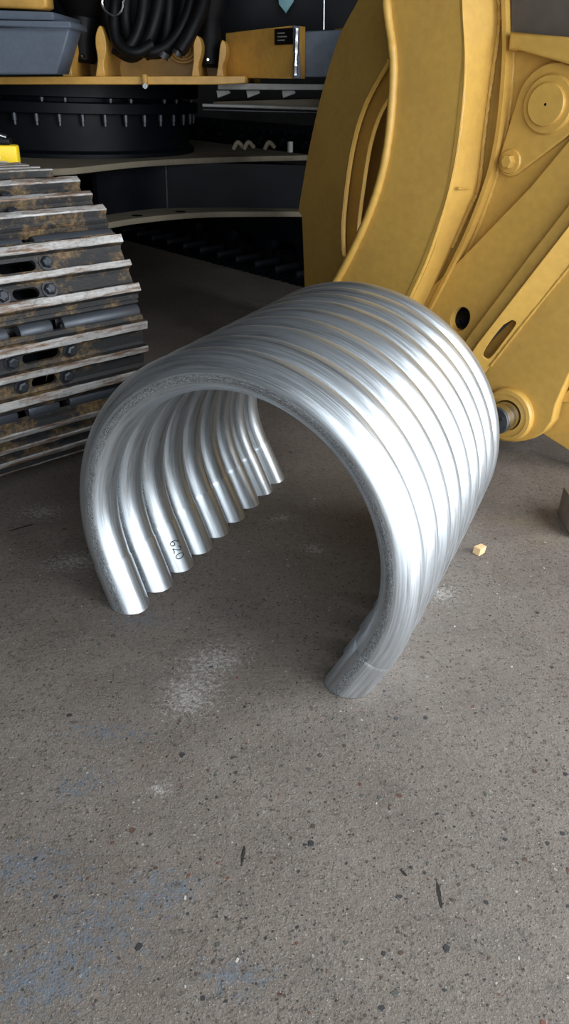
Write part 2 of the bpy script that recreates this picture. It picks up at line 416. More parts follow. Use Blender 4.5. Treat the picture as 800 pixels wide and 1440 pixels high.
def chip_bm(bm, pts, h):
    cx = sum(p[0] for p in pts) / len(pts); cy = sum(p[1] for p in pts) / len(pts)
    lo = [bm.verts.new((x, y, -.0004)) for x, y in pts]
    hi = [bm.verts.new((cx + (x - cx) * .8, cy + (y - cy) * .8, h)) for x, y in pts]
    for i in range(len(pts)): bm.faces.new((lo[i], lo[(i + 1) % len(pts)], hi[(i + 1) % len(pts)], hi[i]))
    bm.faces.new(hi)
rnd = random.Random(11)
CH_ME = []
for q in range(30):
    bm = bmesh.new(); chip_bm(bm, chip_pts((0, 0), 1.0, rnd), .12); me = from_bm('stone_chip', bm)
    me.materials.append(CHIP_M[rnd.choice((0, 0, 0, 0, 1, 1, 1, 2, 3, 3, 4))]); CH_ME.append(me)
def chip_spot():
    while True:
        x, y = rnd.uniform(-20, 820), rnd.uniform(700, 1440)
        P_ = on_floor(x, y)
        if rnd.random() < 0.35 + 0.65 * (x > 250): return P_
for q in range(290):
    P_ = chip_spot(); s_ = rnd.uniform(.0028, .0062) * (1.0 if rnd.random() < .85 else 1.5)
    o = bpy.data.objects.new('stone_chip', rnd.choice(CH_ME)); COL.objects.link(o); o.parent = floor_o
    o.location = (P_.x, P_.y, 0); o.rotation_euler = (0, 0, rnd.random() * 6.28); o.scale = (s_, s_, s_)
for mi in range(5):
    bm = bmesh.new()
    for q in range((2200, 1500, 120, 700, 700)[mi]):
        P_ = chip_spot() if q % 3 else on_floor(rnd.uniform(-50, 850), rnd.uniform(520, 1440))
        chip_bm(bm, chip_pts((P_.x, P_.y), rnd.uniform(.0008, .0026) * (.6 if mi == 4 else 1), rnd), .0003)
    o = link('fine_aggregate', from_bm('fine_aggregate', bm), CHIP_M[mi], floor_o); o['kind'] = 'stuff'
def wall_with_gap(name, fixed_axis, at, lo, hi, gap_lo, gap_hi, gap_top, mat):
    bm = bmesh.new(); t = 0.2
    for a, b_, z0, z1 in ((lo, gap_lo, 0, 6.5), (gap_hi, hi, 0, 6.5), (gap_lo, gap_hi, gap_top, 6.5)):
        if fixed_axis == 'x': box_bm(bm, (at, a, z0), (at + t, b_, z1))
        else: box_bm(bm, (a, at, z0), (b_, at + t, z1))
    o = link(name, from_bm(name, bm), mat); o['kind'] = 'structure'
wall_with_gap('wall_right', 'x', 2.85, -2.0, 14, -1.9, 2.1, 3.5, CONC_WALL)
wall_with_gap('wall_front', 'y', -2.2, -9, 3.05, -1.4, 2.7, 3.5, CONC_WALL)

# ------------------------------------------------------------------ the nine bent tubes
PF = dict(cx=-0.13526, cy=1.88476, zc=0.34366, yaw=26.696, R=0.49733, r=0.06130, s=0.12272, aL=24.548, aR=25.178, Ls=0.149, tilt=4.106, skew=-2.8, lean=-0.113, dyaw=-0.088, dtilt=-1.255, cvx=0.012, cvy=0.014)
S = CAM_H / 1.5
def arch_frame(k):
    yw = R(PF['yaw'] + PF['dyaw'] * k); ti = R(PF['tilt'] + PF['dtilt'] * k)
    ax = Vector((math.sin(yw), math.cos(yw), 0)); e = Vector((math.cos(yw), -math.sin(yw), 0))
    up = math.cos(ti) * Vector((0, 0, 1)) + math.sin(ti) * ax
    ys = R(PF['yaw'] + PF['skew']); row = Vector((math.sin(ys), math.cos(ys), 0))
    Cc = Vector((PF['cx'], PF['cy'], PF['zc'])) + row * PF['s'] * k + Vector((PF['cvx'], PF['cvy'], 0)) * k * (8 - k) / 16
    Cc = Cc * S
    le = R(PF['lean']); e, up = math.cos(le) * e + math.sin(le) * up, math.cos(le) * up - math.sin(le) * e
    return Cc, e, up
RB, RT = PF['R'] * S, PF['r'] * S
SEG = 40
def sweep_uv(name, rings, closed_v, us, flip=False):
    """rings of SEG verts -> mesh with UV (u metres along, v 0..1 around)"""
    verts = [v for r_ in rings for v in r_]; faces = []; uvs = []
    for i in range(len(rings) - 1):
        for j in range(SEG):
            a = i * SEG + j; b_ = i * SEG + (j + 1) % SEG
            faces.append((a, b_, b_ + SEG, a + SEG))
            uvs += [(us[i], j / SEG), (us[i], (j + 1) / SEG), (us[i + 1], (j + 1) / SEG), (us[i + 1], j / SEG)]
    me = bpy.data.meshes.new(name); me.from_pydata(verts, [], faces)
    uvl = me.uv_layers.new(name='UVMap')
    for i, q in enumerate(uvs): uvl.data[i].uv = q
    me.polygons.foreach_set('use_smooth', [True] * len(faces)); me.update()
    return me
LABELS = ['foremost bent tube of the row, with a full scuffed flank facing the viewer',
          'second bent tube from the front, pressed against the foremost one',
          'third bent tube from the front, with handwritten digits on its left leg',
          'fourth bent tube from the front, just behind the one with handwritten digits',
          'middle bent tube, the fifth from the front of the row of nine',
          'sixth bent tube from the front, fourth from the back of the row',
          'seventh bent tube from the front, third from the back of the row',
          'second bent tube from the back, next to the rearmost one',
          'rearmost bent tube of the row, closest to the yellow attachment']
for k in range(9):
    Cc, e, up = arch_frame(k); ax = e.cross(up)          # ax points along the row (towards the viewer or away)
    root = empty('bent_tube', (Cc.x, Cc.y, 0), LABELS[k] + '', 'tube', 'bright bent metal tubes standing in a row')
    a0, a1 = -R(PF['aR']), math.pi + R(PF['aL'])
    def P(t): return Cc + RB * (math.cos(t) * e + math.sin(t) * up)
    def rad_dir(t): return math.cos(t) * e + math.sin(t) * up
    n = 96; rings = []; us = []
    for i in range(n + 1):
        t = a0 + (a1 - a0) * i / n; rd = rad_dir(t)
        edge = min(i, n - i) / n
        rr = RT * (0.992 if edge > 0.012 else 0.98)
        fl_ = min(1, edge * 9); fl_ = fl_ * fl_ * (3 - 2 * fl_)
        cs = [math.cos(2 * math.pi * j / SEG) for j in range(SEG)]
        rings.append([P(t) + rr * ((cs[j] * (1 - .15 * fl_) if cs[j] < 0 else cs[j] * (1 - .02 * fl_)) * rd + math.sin(2 * math.pi * j / SEG) * ax) for j in range(SEG)])
        us.append(RB * (t - a0))
    link('bend', sweep_uv('bend', rings, True, us), ALU, root)
    for side, t, sg in (('r', a0, -1), ('l', a1, 1)):
        T = (-math.sin(t) * e + math.cos(t) * up) * sg; rd = rad_dir(t); p0 = P(t)
        ring = lambda q, rr: [p0 + T * q + rr * (math.cos(2 * math.pi * j / SEG) * rd + math.sin(2 * math.pi * j / SEG) * ax) for j in range(SEG)]
        q_end = (p0.z - 0.0) / -T.z
        rl = [ring(-0.006, RT * 0.985), ring(0.0, RT * 1.010), ring(0.004, RT * 1.012)]
        nn = 7; ul = [0.0, .004, .008]
        last = ring(0.0, RT * 1.012)
        ends = [v + T * ((v.z - 0.0015) / -T.z) for v in last]
        for i in range(1, nn + 1):
            rl.append([a + (b_ - a) * (0.03 + 0.97 * i / nn) for a, b_ in zip(last, ends)]); ul.append(0.01 + 0.1 * i / nn)
        inn = ring(0.0, RT * 0.9)
        iends = [v + T * ((v.z - 0.0015) / -T.z) for v in inn]
        rl.append(iends); ul.append(0.12)
        rl.append([a + (b_ - a) * 0.3 for a, b_ in zip(inn, iends)]); ul.append(0.16)
        me = sweep_uv('pipe_end', rl, True, [u_ + 3.1 for u_ in ul])
        me.set_sharp_from_angle(angle=R(30))
        leg = link('pipe_end', me, ALU, root)
        if k == 2 and side == 'l':
            # handwritten digits "620" reading down the leg
            strokes = {'6': [[(0.55, 1.0), (0.25, 0.75), (0.1, 0.35), (0.25, 0.03), (0.6, 0.02), (0.75, 0.25), (0.6, 0.45), (0.3, 0.42), (0.14, 0.25)]],
                       '2': [[(0.1, 0.8), (0.35, 1.0), (0.65, 0.85), (0.55, 0.55), (0.1, 0.05), (0.45, 0.1), (0.8, 0.0)]],
                       '0': [[(0.6, 0.95), (0.3, 0.95), (0.1, 0.6), (0.15, 0.2), (0.4, 0.02), (0.7, 0.2), (0.78, 0.6), (0.55, 0.93)]]}
            bm = bmesh.new(); h = 0.026; wch = 0.021
            tgt = on_plane(247, 768, p0 + T * 0.07, (CAM - p0).normalized()) - p0
            qc = tgt.dot(T)
            vw = CAM - (p0 + T * qc); vw = (vw - T * vw.dot(T)).normalized()
            lat = tgt - T * qc; lat = lat - vw * lat.dot(vw)
            tr = lat + vw * math.sqrt(max(1e-6, RT * RT - lat.length_squared))
            phi = math.atan2(tr.dot(ax), tr.dot(rd))
            view_right = RGT - T * RGT.dot(T)
            sgn = 1 if (-math.sin(phi) * rd + math.cos(phi) * ax).dot(RGT) > 0 else -1
            for ci, ch in enumerate('620'):
                for st in strokes[ch]:
                    pts = []
                    for (cx_, cy_) in smooth2(st, 5):
                        q = qc + (ci - 1.5 + cx_) * wch
                        ph = phi + sgn * (cy_ - 0.5) * h / RT
                        pts.append(p0 + T * q + (RT * 1.012 + 0.0005) * (math.cos(ph) * rd + math.sin(ph) * ax))
                    tube_bm(bm, pts, 0.0014, 5)
            link('handwritten_number', from_bm('handwritten_number', bm, True), INK, leg)

# ------------------------------------------------------------------ excavator in the background
g_ = Vector((math.sqrt(.5), math.sqrt(.5), 0)); t_ = Vector((-math.sqrt(.5), math.sqrt(.5), 0)); Z = Vector((0, 0, 1))
EX = g_ * 2.67 + t_ * 4.6
exc = empty('excavator', (EX.x, EX.y, 0), 'yellow and black crawler excavator parked in the dark behind the bent tubes', 'excavator')
SHW = 0.73; HP = 0.108; PT = 0.014; GH = 0.03
def stadium(cx, cy, hx, hy, n=10):
    out = []
    for i in range(n + 1): a = R(-90 + 180 * i / n); out.append((cx + hx - hy + hy * math.cos(a), cy + hy * math.sin(a)))
    for i in range(n + 1): a = R(90 + 180 * i / n); out.append((cx - hx + hy + hy * math.cos(a), cy + hy * math.sin(a)))
    return out
def shoe_mesh():
    hw = SHW / 2
    me = filled_mesh('track_shoe', [[(-hw, -HP), (hw, -HP), (hw, HP), (-hw, HP)], stadium(0, 0.041, 0.062, 0.017), stadium(0, -0.039, 0.042, 0.016)], PT, 0.0)
    bm = bmesh.new(); bm.from_mesh(me)
    for v in bm.verts: v.co.z += PT
    for gy, gw in ((-0.080, 0.0135), (0.0, 0.0105), (0.080, 0.0135)):   # three grousers
        prof = [(gy - gw * 1.9, PT), (gy - gw * 1.15, PT + 0.006), (gy - gw * .95, PT + GH - .002), (gy - gw * .78, PT + GH), (gy + gw * .78, PT + GH), (gy + gw * .95, PT + GH - .002), (gy + gw * 1.15, PT + 0.006), (gy + gw * 1.9, PT)]
        N_ = 24; rows = []
        for i in range(N_ + 1):
            x = -hw + SHW * i / N_
            jit = lambda: (random.random() - .5) * 0.0022
            rows.append([bm.verts.new((x, y + (jit() if z > PT + .02 else 0), z + (jit() if z > PT + .02 else 0))) for y, z in prof])
        for a, b_ in zip(rows, rows[1:]):
            for j in range(len(prof) - 1): bm.faces.new((a[j], a[j + 1], b_[j + 1], b_[j]))
        bm.faces.new(rows[0]); bm.faces.new(rows[-1])
    # trailing lip bent down
    box_bm(bm, (-hw, -HP - 0.012, -0.02), (hw, -HP + 0.004, 0.008), 0.003)
    return from_bm('track_shoe', bm, True, 30)
def lip_mesh():
    bm = bmesh.new(); hw = SHW / 2
    for x0, x1 in ((-hw, -0.09), (-0.052, 0.052), (0.09, hw)):
        rows = []
        for x in (x0, x0 + .006, x1 - .006, x1):
            rr = 0.030 if x in (x0, x1) else 0.033
            rows.append([bm.verts.new((x, HP + rr * math.cos(R(a)) * 0.9, -0.024 + rr * math.sin(R(a)))) for a in range(-60, 136, 15)])
        for a, b_ in zip(rows, rows[1:]):
            for j in range(len(a) - 1): bm.faces.new((a[j], a[j + 1], b_[j + 1], b_[j]))
        bm.faces.new(rows[0]); bm.faces.new(rows[-1])
    return from_bm('shoe_lip', bm, True, 60)
def bolt_mesh():
    bm = bmesh.new()
    lathe_bm(bm, [(0, .020), (.011, .020), (.0165, .0165), (.018, .013), (.018, 0), ], 6)
    lathe_bm(bm, [(.024, 0.0035), (.024, 0), ], 16)
    lathe_bm(bm, [(0, 0.0035), (.024, 0.0035)], 16)
    return from_bm('shoe_bolt', bm, True, 25)
def link_mesh():
    bm = bmesh.new()
    for sx in (-0.1, 0.1):
        box_bm(bm, (sx - .022, -0.12, -0.12), (sx + .022, 0.12, -0.002), 0.01)
        for yy in (-0.108, 0.108):
            M_ = Matrix.Translation((sx, yy, -0.07)) @ Matrix.Rotation(R(90), 4, 'Y')
            gm = bmesh.ops.create_cone(bm, cap_ends=True, segments=20, radius1=.05, radius2=.05, depth=.05); bmesh.ops.transform(bm, matrix=M_, verts=gm['verts'])
    gm = bmesh.ops.create_cone(bm, cap_ends=True, segments=20, radius1=.032, radius2=.032, depth=.26)
    bmesh.ops.transform(bm, matrix=Matrix.Translation((0, .108, -.07)) @ Matrix.Rotation(R(90), 4, 'Y'), verts=gm['verts'])
    return from_bm('track_link', bm, True, 30)
ME_S, ME_L, ME_B, ME_K = shoe_mesh(), lip_mesh(), bolt_mesh(), link_mesh()
TC, ZC, RP = 0.07, 0.487, 0.441
def place_shoe(origin, ang_or_dist, kind, bolts=True):
    """local x = g_, y = along the track (upwards on the front of the idler), z = outwards"""
    if kind == 'arc':
        a = R(ang_or_dist); out = -t_ * math.cos(a) + Z * math.sin(a); c = origin + t_ * TC + Z * ZC + out * RP
    elif kind == 'top': out = Z; c = origin + t_ * (TC + ang_or_dist) + Z * (ZC + RP)
    else: out = -Z; c = origin + t_ * (TC + ang_or_dist) + Z * (ZC - RP)
    y = out.cross(g_)
    M = Matrix((g_, y, out)).transposed().to_4x4(); M.translation = c - g_ * SHW / 2
    s = link('track_shoe', ME_S, TRACK, exc)
    if not bolts and origin is OR_: s.material_slots[0].link = 'OBJECT'; s.material_slots[0].material = BLACKP  # far shoes coloured black to stand in for the shade they lie in
    s.matrix_basis = Matrix.Translation(-Vector(exc.location)) @ M
    def sub(name, me, mat, M2=Matrix.Identity(4)):
        o = bpy.data.objects.new(name, me); COL.objects.link(o); o.parent = s
        if not me.materials: me.materials.append(mat)
        o.matrix_basis = M2; return o
    lp = sub('shoe_lip', ME_L, LIPSTEEL)
    if not bolts: lp.material_slots[0].link = 'OBJECT'; lp.material_slots[0].material = BLACKP  # lips away from the near front blackened too, shade put into colour
    sub('track_link', ME_K, RUBBER)
    if bolts:
        for bx, by in ((-.096, .041), (.096, .041), (-.075, -.039), (.075, -.039)):
            sub('shoe_bolt', ME_B, DARKSTEEL, Matrix.Translation((bx, by, PT)) @ Matrix.Rotation(random.random(), 4, 'Z'))
    return s
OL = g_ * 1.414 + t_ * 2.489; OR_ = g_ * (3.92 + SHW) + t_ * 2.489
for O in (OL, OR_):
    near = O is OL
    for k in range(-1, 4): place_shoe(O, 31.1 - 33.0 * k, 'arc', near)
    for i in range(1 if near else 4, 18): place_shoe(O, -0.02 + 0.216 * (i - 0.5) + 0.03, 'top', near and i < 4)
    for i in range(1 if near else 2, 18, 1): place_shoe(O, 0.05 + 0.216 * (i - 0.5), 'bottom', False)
    c = O - g_ * SHW / 2
    # idler wheel and track frame between the runs
    M = plane_matrix(c + t_ * TC + Z * ZC, g_)
    lathe('idler_wheel', [(0, -.09), (.1, -.09), (.12, -.05), (.25, -.05), (.27, -.09), (.31, -.09), (.31, -.04), (.345, -.04), (.345, .04), (.31, .04), (.31, .09), (.27, .09), (.25, .05), (.12, .05), (.1, .09), (0, .09)], BLACKP, exc, M)
    Mf = Matrix((g_, t_, Z)).transposed().to_4x4(); Mf.translation = c
    box('track_frame', (-.17, 0.5, 0.22), (.17, 3.9, 0.72), BLACKP, exc, .03, Mf)
    lathe('drive_sprocket', [(0, -.12), (.2, -.12), (.22, -.05), (.33, -.04), (.36, -.02), (.36, .02), (.33, .04), (.22, .05), (.2, .12), (0, .12)], BLACKP, exc, plane_matrix(c + t_ * 4.0 + Z * ZC, g_))
    for i in range(7):
        lathe('track_roller', [(0, -.16), (.11, -.16), (.13, -.1), (.1, -.08), (.1, .08), (.13, .1), (.11, .16), (0, .16)], BLACKP, exc, plane_matrix(c + t_ * (.62 + .45 * i) + Z * .24, g_), 24)

# carbody: top plate, web, bottom flange
ZT = 0.865
def gt(gv, tv, z): return g_ * gv + t_ * tv + Z * z
def plan_plate(name, pts, z, thick, mat):
    M = Matrix.Translation((0, 0, z))
    L = [[(g_ * a + t_ * b_)[:2] for a, b_ in pts]]
    return link(name, filled_mesh(name, L, thick, 0.004), mat, exc, M)
def to_gt(x, y, z):
    X = on_floor(x, y, z); return (X.dot(g_), X.dot(t_))
front = smooth2([to_gt(*q, ZT) for q in ((104, 236), (181, 228), (230, 224.5), (286, 222), (350, 220), (440, 218))], 5)
back = [(3.9, 5.6), (1.5, 5.6)]
plan_plate('carbody_top_plate', [(1.45, front[0][1])] + front + back, ZT, 0.03, DUSTY)
fl = smooth2([to_gt(*q, 0.60) for q in ((150, 313.5), (190, 307), (247, 301), (300, 298), (360, 297.5), (440, 297.5))], 5)
plan_plate('carbody_bottom_flange', [(1.45, fl[0][1] + .1)] + fl + back, 0.60, 0.03, DUSTY)
wl = smooth2([to_gt(*q, 0.60) for q in ((140, 304), (172, 299), (220, 293.5), (280, 292), (341, 292), (450, 294))], 5)
ribbon('carbody_web', [gt(a, b_, 0.60) for a, b_ in wl], [gt(a, b_, ZT - .03) for a, b_ in wl], 0.03, BLACKP, exc, sm=False)
wx = to_gt(234, 292.5, 0.60)
tube('weld_bead', [gt(wx[0], wx[1] - .012, 0.60 + .235 * i / 10) for i in range(11)], 0.008, DARKSTEEL, exc, 6, 0.3)
for px, py in ((193, 303), (254, 297.5)):
    X = on_floor(px, py, 0.602)
    lathe('drain_hole', [(0.0, .001), (.028, .001), (.03, 0)], RUBBER, exc, Matrix.Translation(X), 20)  # flat black disc, stands in for the shaded inside of a hole

# slewing ring
ringM = Matrix.Translation((EX.x, EX.y, 0))
lathe('ring_pedestal', [(.735, ZT), (.735, .885), (.72, .893), (.705, .90), (.705, 1.075)], BLACKP, exc, ringM, 96)
lathe('slewing_ring', [(.60, 1.075), (.755, 1.075), (.76, 1.08), (.76, 1.125), (.755, 1.13), (.66, 1.13), (.66, 1.15), (.755, 1.15), (.765, 1.155), (.765, 1.222), (.72, 1.228), (.5, 1.228)], BLACKP, exc, ringM, 96)
def ring_bolt_mesh(h, r_):
    bm = bmesh.new(); lathe_bm(bm, [(0, 0), (r_ * .7, 0), (r_ * .7, h * .35), (r_, h * .36), (r_, h * .36 + .0), (r_, h), (0, h)], 8); return from_bm('ring_bolt', bm, True, 30)
RBM, RBM2 = ring_bolt_mesh(.055, .013), ring_bolt_mesh(.022, .013)
ring_o = [o for o in exc.children if o.name.startswith('slewing_ring')][0]
for i in range(40):
    a = 2 * math.pi * i / 40 + .03
    if math.sin(a) > 0.55: continue
    o = link('ring_bolt', RBM, DARKSTEEL, ring_o); o.matrix_basis = Matrix.Translation((.735 * math.cos(a), .735 * math.sin(a), 1.02))
    if i % 3 != 2:
        o = link('ring_bolt', RBM2, DARKSTEEL, ring_o); o.matrix_basis = Matrix.Translation((.735 * math.cos(a + .05), .735 * math.sin(a + .05), 1.129))

# upper structure, built as boxes/plates facing the viewer
def slab(name, x0, y0, x1, y1, Y, depth, mat, bev=.006):
    a = at_y(x0, y1, Y); b_ = at_y(x1, y0, Y)
    return box(name, (min(a.x, b_.x), Y, a.z), (max(a.x, b_.x), Y + depth, b_.z), mat, exc, bev)
def prof(name, px, Y, depth, mat, bev=.004):
    return plate(name, [px], Vector((0, Y, 0)), Vector((0, -1, 0)), depth, mat, exc, bev)
prof('deck_plate', [(-60, 108), (345, 107), (345, 117), (300, 119), (-60, 119)], 4.15, 1.6, YELLOW2)
prof('front_cross_plate', [(98, 74), (320, 66), (320, 108), (98, 108)], 4.6, .03, YELLOW2)
prof('boom_foot_bracket', smooth2([(88, 108), (85, 85), (92, 62), (95, 45), (100, 55), (103, 74), (100, 92), (102, 108)], 4), 4.22, .5, YELLOW2)
prof('boom_foot_bracket', smooth2([(134, 108), (137, 84), (134, 62), (135, 46), (141, 36), (148, 54), (149, 72), (146, 90), (148, 108)], 4), 4.22, .5, YELLOW2)
prof('boom_foot_bracket', smooth2([(269, 108), (272, 84), (272, 62), (277, 50), (283, 60), (283, 76), (279, 92), (281, 108)], 4), 4.22, .5, YELLOW2)
prof('boom_foot_bracket', smooth2([(304, 108), (307, 88), (309, 66), (313, 56), (318, 66), (317, 82), (313, 94), (315, 108)], 4), 4.22, .5, YELLOW2)
def vcyl(name, x, y0, y1, r0, r1, Y, mat):
    a = at_y(x, y0, Y); b_ = at_y(x, y1, Y); d = a - b_
    M = plane_matrix(b_, d.normalized(), Vector((0, -1, 0))); h = d.length
    lathe(name, [(0, 0), (r1 * .8, 0), (r1, .015), (r1, h * .42), (r0, h * .58), (r0, h), (0, h)], mat, exc, M, 28)
vcyl('boom_cylinder', 116, -70, 88, .135, .075, 4.4, RUBBER)
vcyl('boom_cylinder', 295, -70, 95, .095, .055, 4.4, RUBBER)
for px in ((117, 79), (293, 84)):
    o = at_y(px[0], px[1], 4.32)
    lathe('grease_nipple', [(0, .02), (.006, .02), (.01, .012), (.01, 0)], CHROME, exc, plane_matrix(o, Vector((0, -1, 0))), 10)
hoses = [[(168, -30), (160, 20), (165, 60), (190, 74), (214, 62)], [(205, -30), (198, 30), (182, 66), (165, 70)], [(228, -30), (220, 20), (206, 60), (185, 78), (160, 66)],
         [(240, -30), (236, 30), (228, 66), (205, 78)], [(262, -30), (258, 10), (246, 50), (232, 76)], [(292, -30), (284, 10), (268, 46), (252, 72)],
         [(275, -30), (262, 24), (240, 60), (214, 74), (196, 70)], [(180, -30), (176, 30), (192, 66), (222, 74), (250, 58)], [(150, -20), (152, 30), (172, 62), (200, 70)], [(246, -30), (214, 40), (196, 60), (172, 52)]]
for i, h in enumerate(hoses):
    Y = 4.2 + 0.035 * (i % 5)
    tube('hydraulic_hose', smooth_path([at_y(x, y, Y + .02 * math.sin(j * 1.7 + i)) for j, (x, y) in enumerate(h)], 6), 0.024 + 0.004 * (i % 3), RUBBER, exc, 10)
for px in ((252, 72), (232, 76)):
    tube('hose_fitting', [at_y(px[0], px[1] - 3, 4.22), at_y(px[0] - 4, px[1] + 5, 4.22)], .028, DARKSTEEL, exc, 8)
for rr in (10, 15, 20):
    tube('hose_coil', [at_y(258 + rr * math.cos(a), 70 + rr * .9 * math.sin(a), 4.5) for a in [i * math.pi / 12 for i in range(-3, 14)]], .008, YELLOW2, exc, 6)
c0 = at_y(160, 4, 4.15)
tube('wire_ring', [c0 + Vector((.05 * math.cos(i * .4), -.002 * i, .05 * math.sin(i * .4))) for i in range(17)], .006, CHROME, exc, 6)
lathe('deck_hole', [(0, .001), (.024, .001), (.026, 0)], RUBBER, exc, plane_matrix(at_y(157, 104, 4.59), Vector((0, -1, .3))), 16)  # black disc on the surface in place of the hole's dark depth
slab('lifting_tab', 200, 104, 206, 118, 4.12, .03, YELLOW2)
lathe('deck_bolt', [(0, .02), (.012, .02), (.014, 0)], CHROME, exc, plane_matrix(at_y(205, 121, 4.13), Vector((0, -1, 0))), 8)
# side box at the left
prof('side_box', [(-60, 38), (99, 38), (80, 104), (-60, 106)], 3.75, .2, SLATE, .008)
prof('side_box_lid', [(-60, 27), (98, 30), (100, 39), (-60, 36)], 3.70, .28, SLATE, .005)
prof('side_box_step', [(-60, 12), (74, 17), (76, 28), (-60, 27)], 3.78, .45, SLATE, .005)
prof('hand_rail_beam', [(-60, -16), (64, -12), (66, 9), (60, 13), (-60, 10)], 4.0, .12, YELLOW2, .01)
# right hand box
BN = Vector((-.72, -.69, 0)).normalized(); BP = at_y(412, 80, 4.1)
bx = plate('battery_box', [[(317, 46), (412, 36), (412, 110), (317, 110)]], BP, BN, .08, YELLOW2, exc, .004)
pl = plate('name_plate', [[(386, 41), (413 - 1, 39), (411, 62), (386, 63)]], BP + BN * .012, BN, .012, RUBBER, bx, 0)
for i in range(3):
    plate('plate_lettering', [[(390, 46 + i * 5), (400 + 3 * (i % 2), 45.6 + i * 5), (400 + 3 * (i % 2), 47.2 + i * 5), (390, 47.6 + i * 5)]], BP + BN * .0135, BN, .0015, LIGHTGREY, bx, 0)
prof('steel_corner_strip', [(412, 35), (421, 37), (423, 110), (412, 111)], 4.07, .06, SLATE, .006)
tube('weld_bead', [at_y(417 - .2 * i, 40 + 6 * i, 4.065) for i in range(12)], .012, CHROME, exc, 7, .5)
prof('counterweight_box', [(420, 44), (520, 40), (520, 108), (420, 109)], 4.2, .6, SLATE, .006)
prof('walkway_edge', [(306, 117), (520, 119), (520, 127), (306, 126)], 4.3, .3, LIGHTGREY, .003)
for px in (304, 346, 396):
    prof('walkway_bracket', [(px, 127), (px + 18, 127), (px + 20, 131), (px + 2, 138)], 4.35, .04, LIGHTGREY, .003)
tube('guard_rail', [at_y(285, 148, 4.45), at_y(360, 150, 4.45), at_y(520, 155, 4.45)], .008, LIGHTGREY, exc, 8)
tube('guard_rail', [at_y(285, 154, 4.5), at_y(350, 156, 4.5), at_y(520, 160, 4.5)], .006, DARKSTEEL, exc, 8)
prof('platform_sheet', [(300, 143), (440, 139), (520, 146), (520, 152), (300, 148)], 4.55, .5, DUSTY, .002)
slab('rear_hull', 215, -120, 560, 60, 4.95, 1.2, BLACKP)
slab('rear_hull_side', -100, -120, 330, 66, 5.0, 1.2, BLACKP)
tube('grab_post', [at_y(456, -40, 4.7), at_y(455, 42, 4.7)], .008, CHROME, exc, 8)
prof('teal_marker_plate', [(390, -14), (412, -14), (413, 2), (402, 19), (392, 6)], 4.8, .008, TEAL, .002)
tube('post_stub', [at_y(408, 199, 4.8), at_y(408, 214, 4.8)], .016, LIGHTGREY, exc, 12)
for px in (334, 349, 378):
    tube('cable_stub', smooth_path([at_y(px - 6, 210, 4.7), at_y(px, 200, 4.7), at_y(px + 8, 207, 4.72)], 4), .012, DUSTY, exc, 8)

# ------------------------------------------------------------------ yellow attachment on the right
NS = Vector((-.68, -.73, 0)).normalized(); PS = at_y(720, 582, 2.8)
att = empty('welded_attachment', (1.15, 2.95, 0), 'large yellow welded steel excavator attachment with curved flanges and a pin eye', 'attachment')
def off(d): return PS + NS * d
def sp(loops, name, d, thick, mat=YELLOW, bev=.004): return plate(name, loops, off(d), NS, thick, mat, att, bev)
def path3(px, d): return [on_plane(x, y, off(d), NS) for x, y in px]
# side plate with the link
sp([[(700, -900), (1500, -900), (1500, 120), (803, 205), (746, 270), (650, 372), (590, 432), (560, 470), (540, 480), (575, 410), (625, 320), (655, 260), (675, 180), (680, -900)]], 'side_plate', 0, .03)  # unseen upper part extended to shade the excavator behind
# diagonal beam face with its oval hole
sp([[(900, 92), (860, 130), (800, 197), (746, 262), (650, 362), (585, 425), (585, 500), (640, 500), (675, 482), (810, 300), (900, 200)], [(647 + 13 * math.cos(a) + 3 * math.sin(a), 449 - 17 * math.sin(a)) for a in [i * math.pi / 10 for i in range(20)]]], 'beam_face', .034, .034)
sp([[(900, 160), (800, 287), (745, 358), (662, 468), (640, 500), (645, 512), (674, 485), (800, 323), (900, 200)]], 'beam_edge_strip', .062, .03)
# sloped stiffener with the slot
A3 = on_plane(800, 318, off(.085), NS); B3 = on_plane(672, 483, off(.085), NS); C3 = on_plane(760, 428, off(.03), NS)
n3 = (B3 - A3).cross(C3 - A3).normalized()
if n3.dot(CAM - A3) < 0: n3 = -n3
plate('slotted_stiffener', [[(900, 192), (800, 318), (672, 483), (650, 515), (680, 530), (691, 515), (800, 380), (900, 258)], smooth2([(720, 450), (725, 453), (723, 460), (708, 480), (690, 503), (682, 504), (680, 496), (694, 474), (708, 457)], 3)], A3, n3, .010, YELLOW, att, .002)
sp([[(790, 380), (690, 480), (660, 520), (690, 530), (740, 470), (800, 400)]], 'slot_backing_plate', -.03, .01)
# eye plate
eye_c = (716, 582)
Mi = plane_matrix(off(.03), NS); ec3 = on_plane(716, 582, off(.03), NS)
eye = [(900, 250), (800, 374), (740, 448), (689, 513), (672, 540), (668, 575), (674, 602), (688, 614), (708, 621), (724, 622), (738, 620), (752, 616), (764, 609), (776, 593), (781, 570), (800, 527), (900, 330)]
sp([eye], 'eye_plate', .03, .06, bev=.006)
sp([[(750, 600), (764, 611), (800, 634), (900, 700), (900, 470), (800, 505), (780, 560)]], 'lower_plate', -.05, .04)
sp([[(776, 566), (800, 548), (900, 470), (900, 520), (800, 566)]], 'lower_rib', -.02, .04)
Me = plane_matrix(ec3, NS)
lathe('eye_boss', [(.104, -.02), (.104, .018), (.098, .026), (.084, .028), (.082, .022), (.060, .022), (.058, .0)], YELLOW, att, Me, 48)
pin = lathe('pivot_pin', [(0, .105), (.046, .105), (.053, .098), (.055, .09), (.055, -.01)], CHROME, att, Me, 40)
lathe('pin_end_face', [(0, .1085), (.0515, .1075), (.0535, .104), (.0538, .097)], PINFACE, pin, Me, 40)
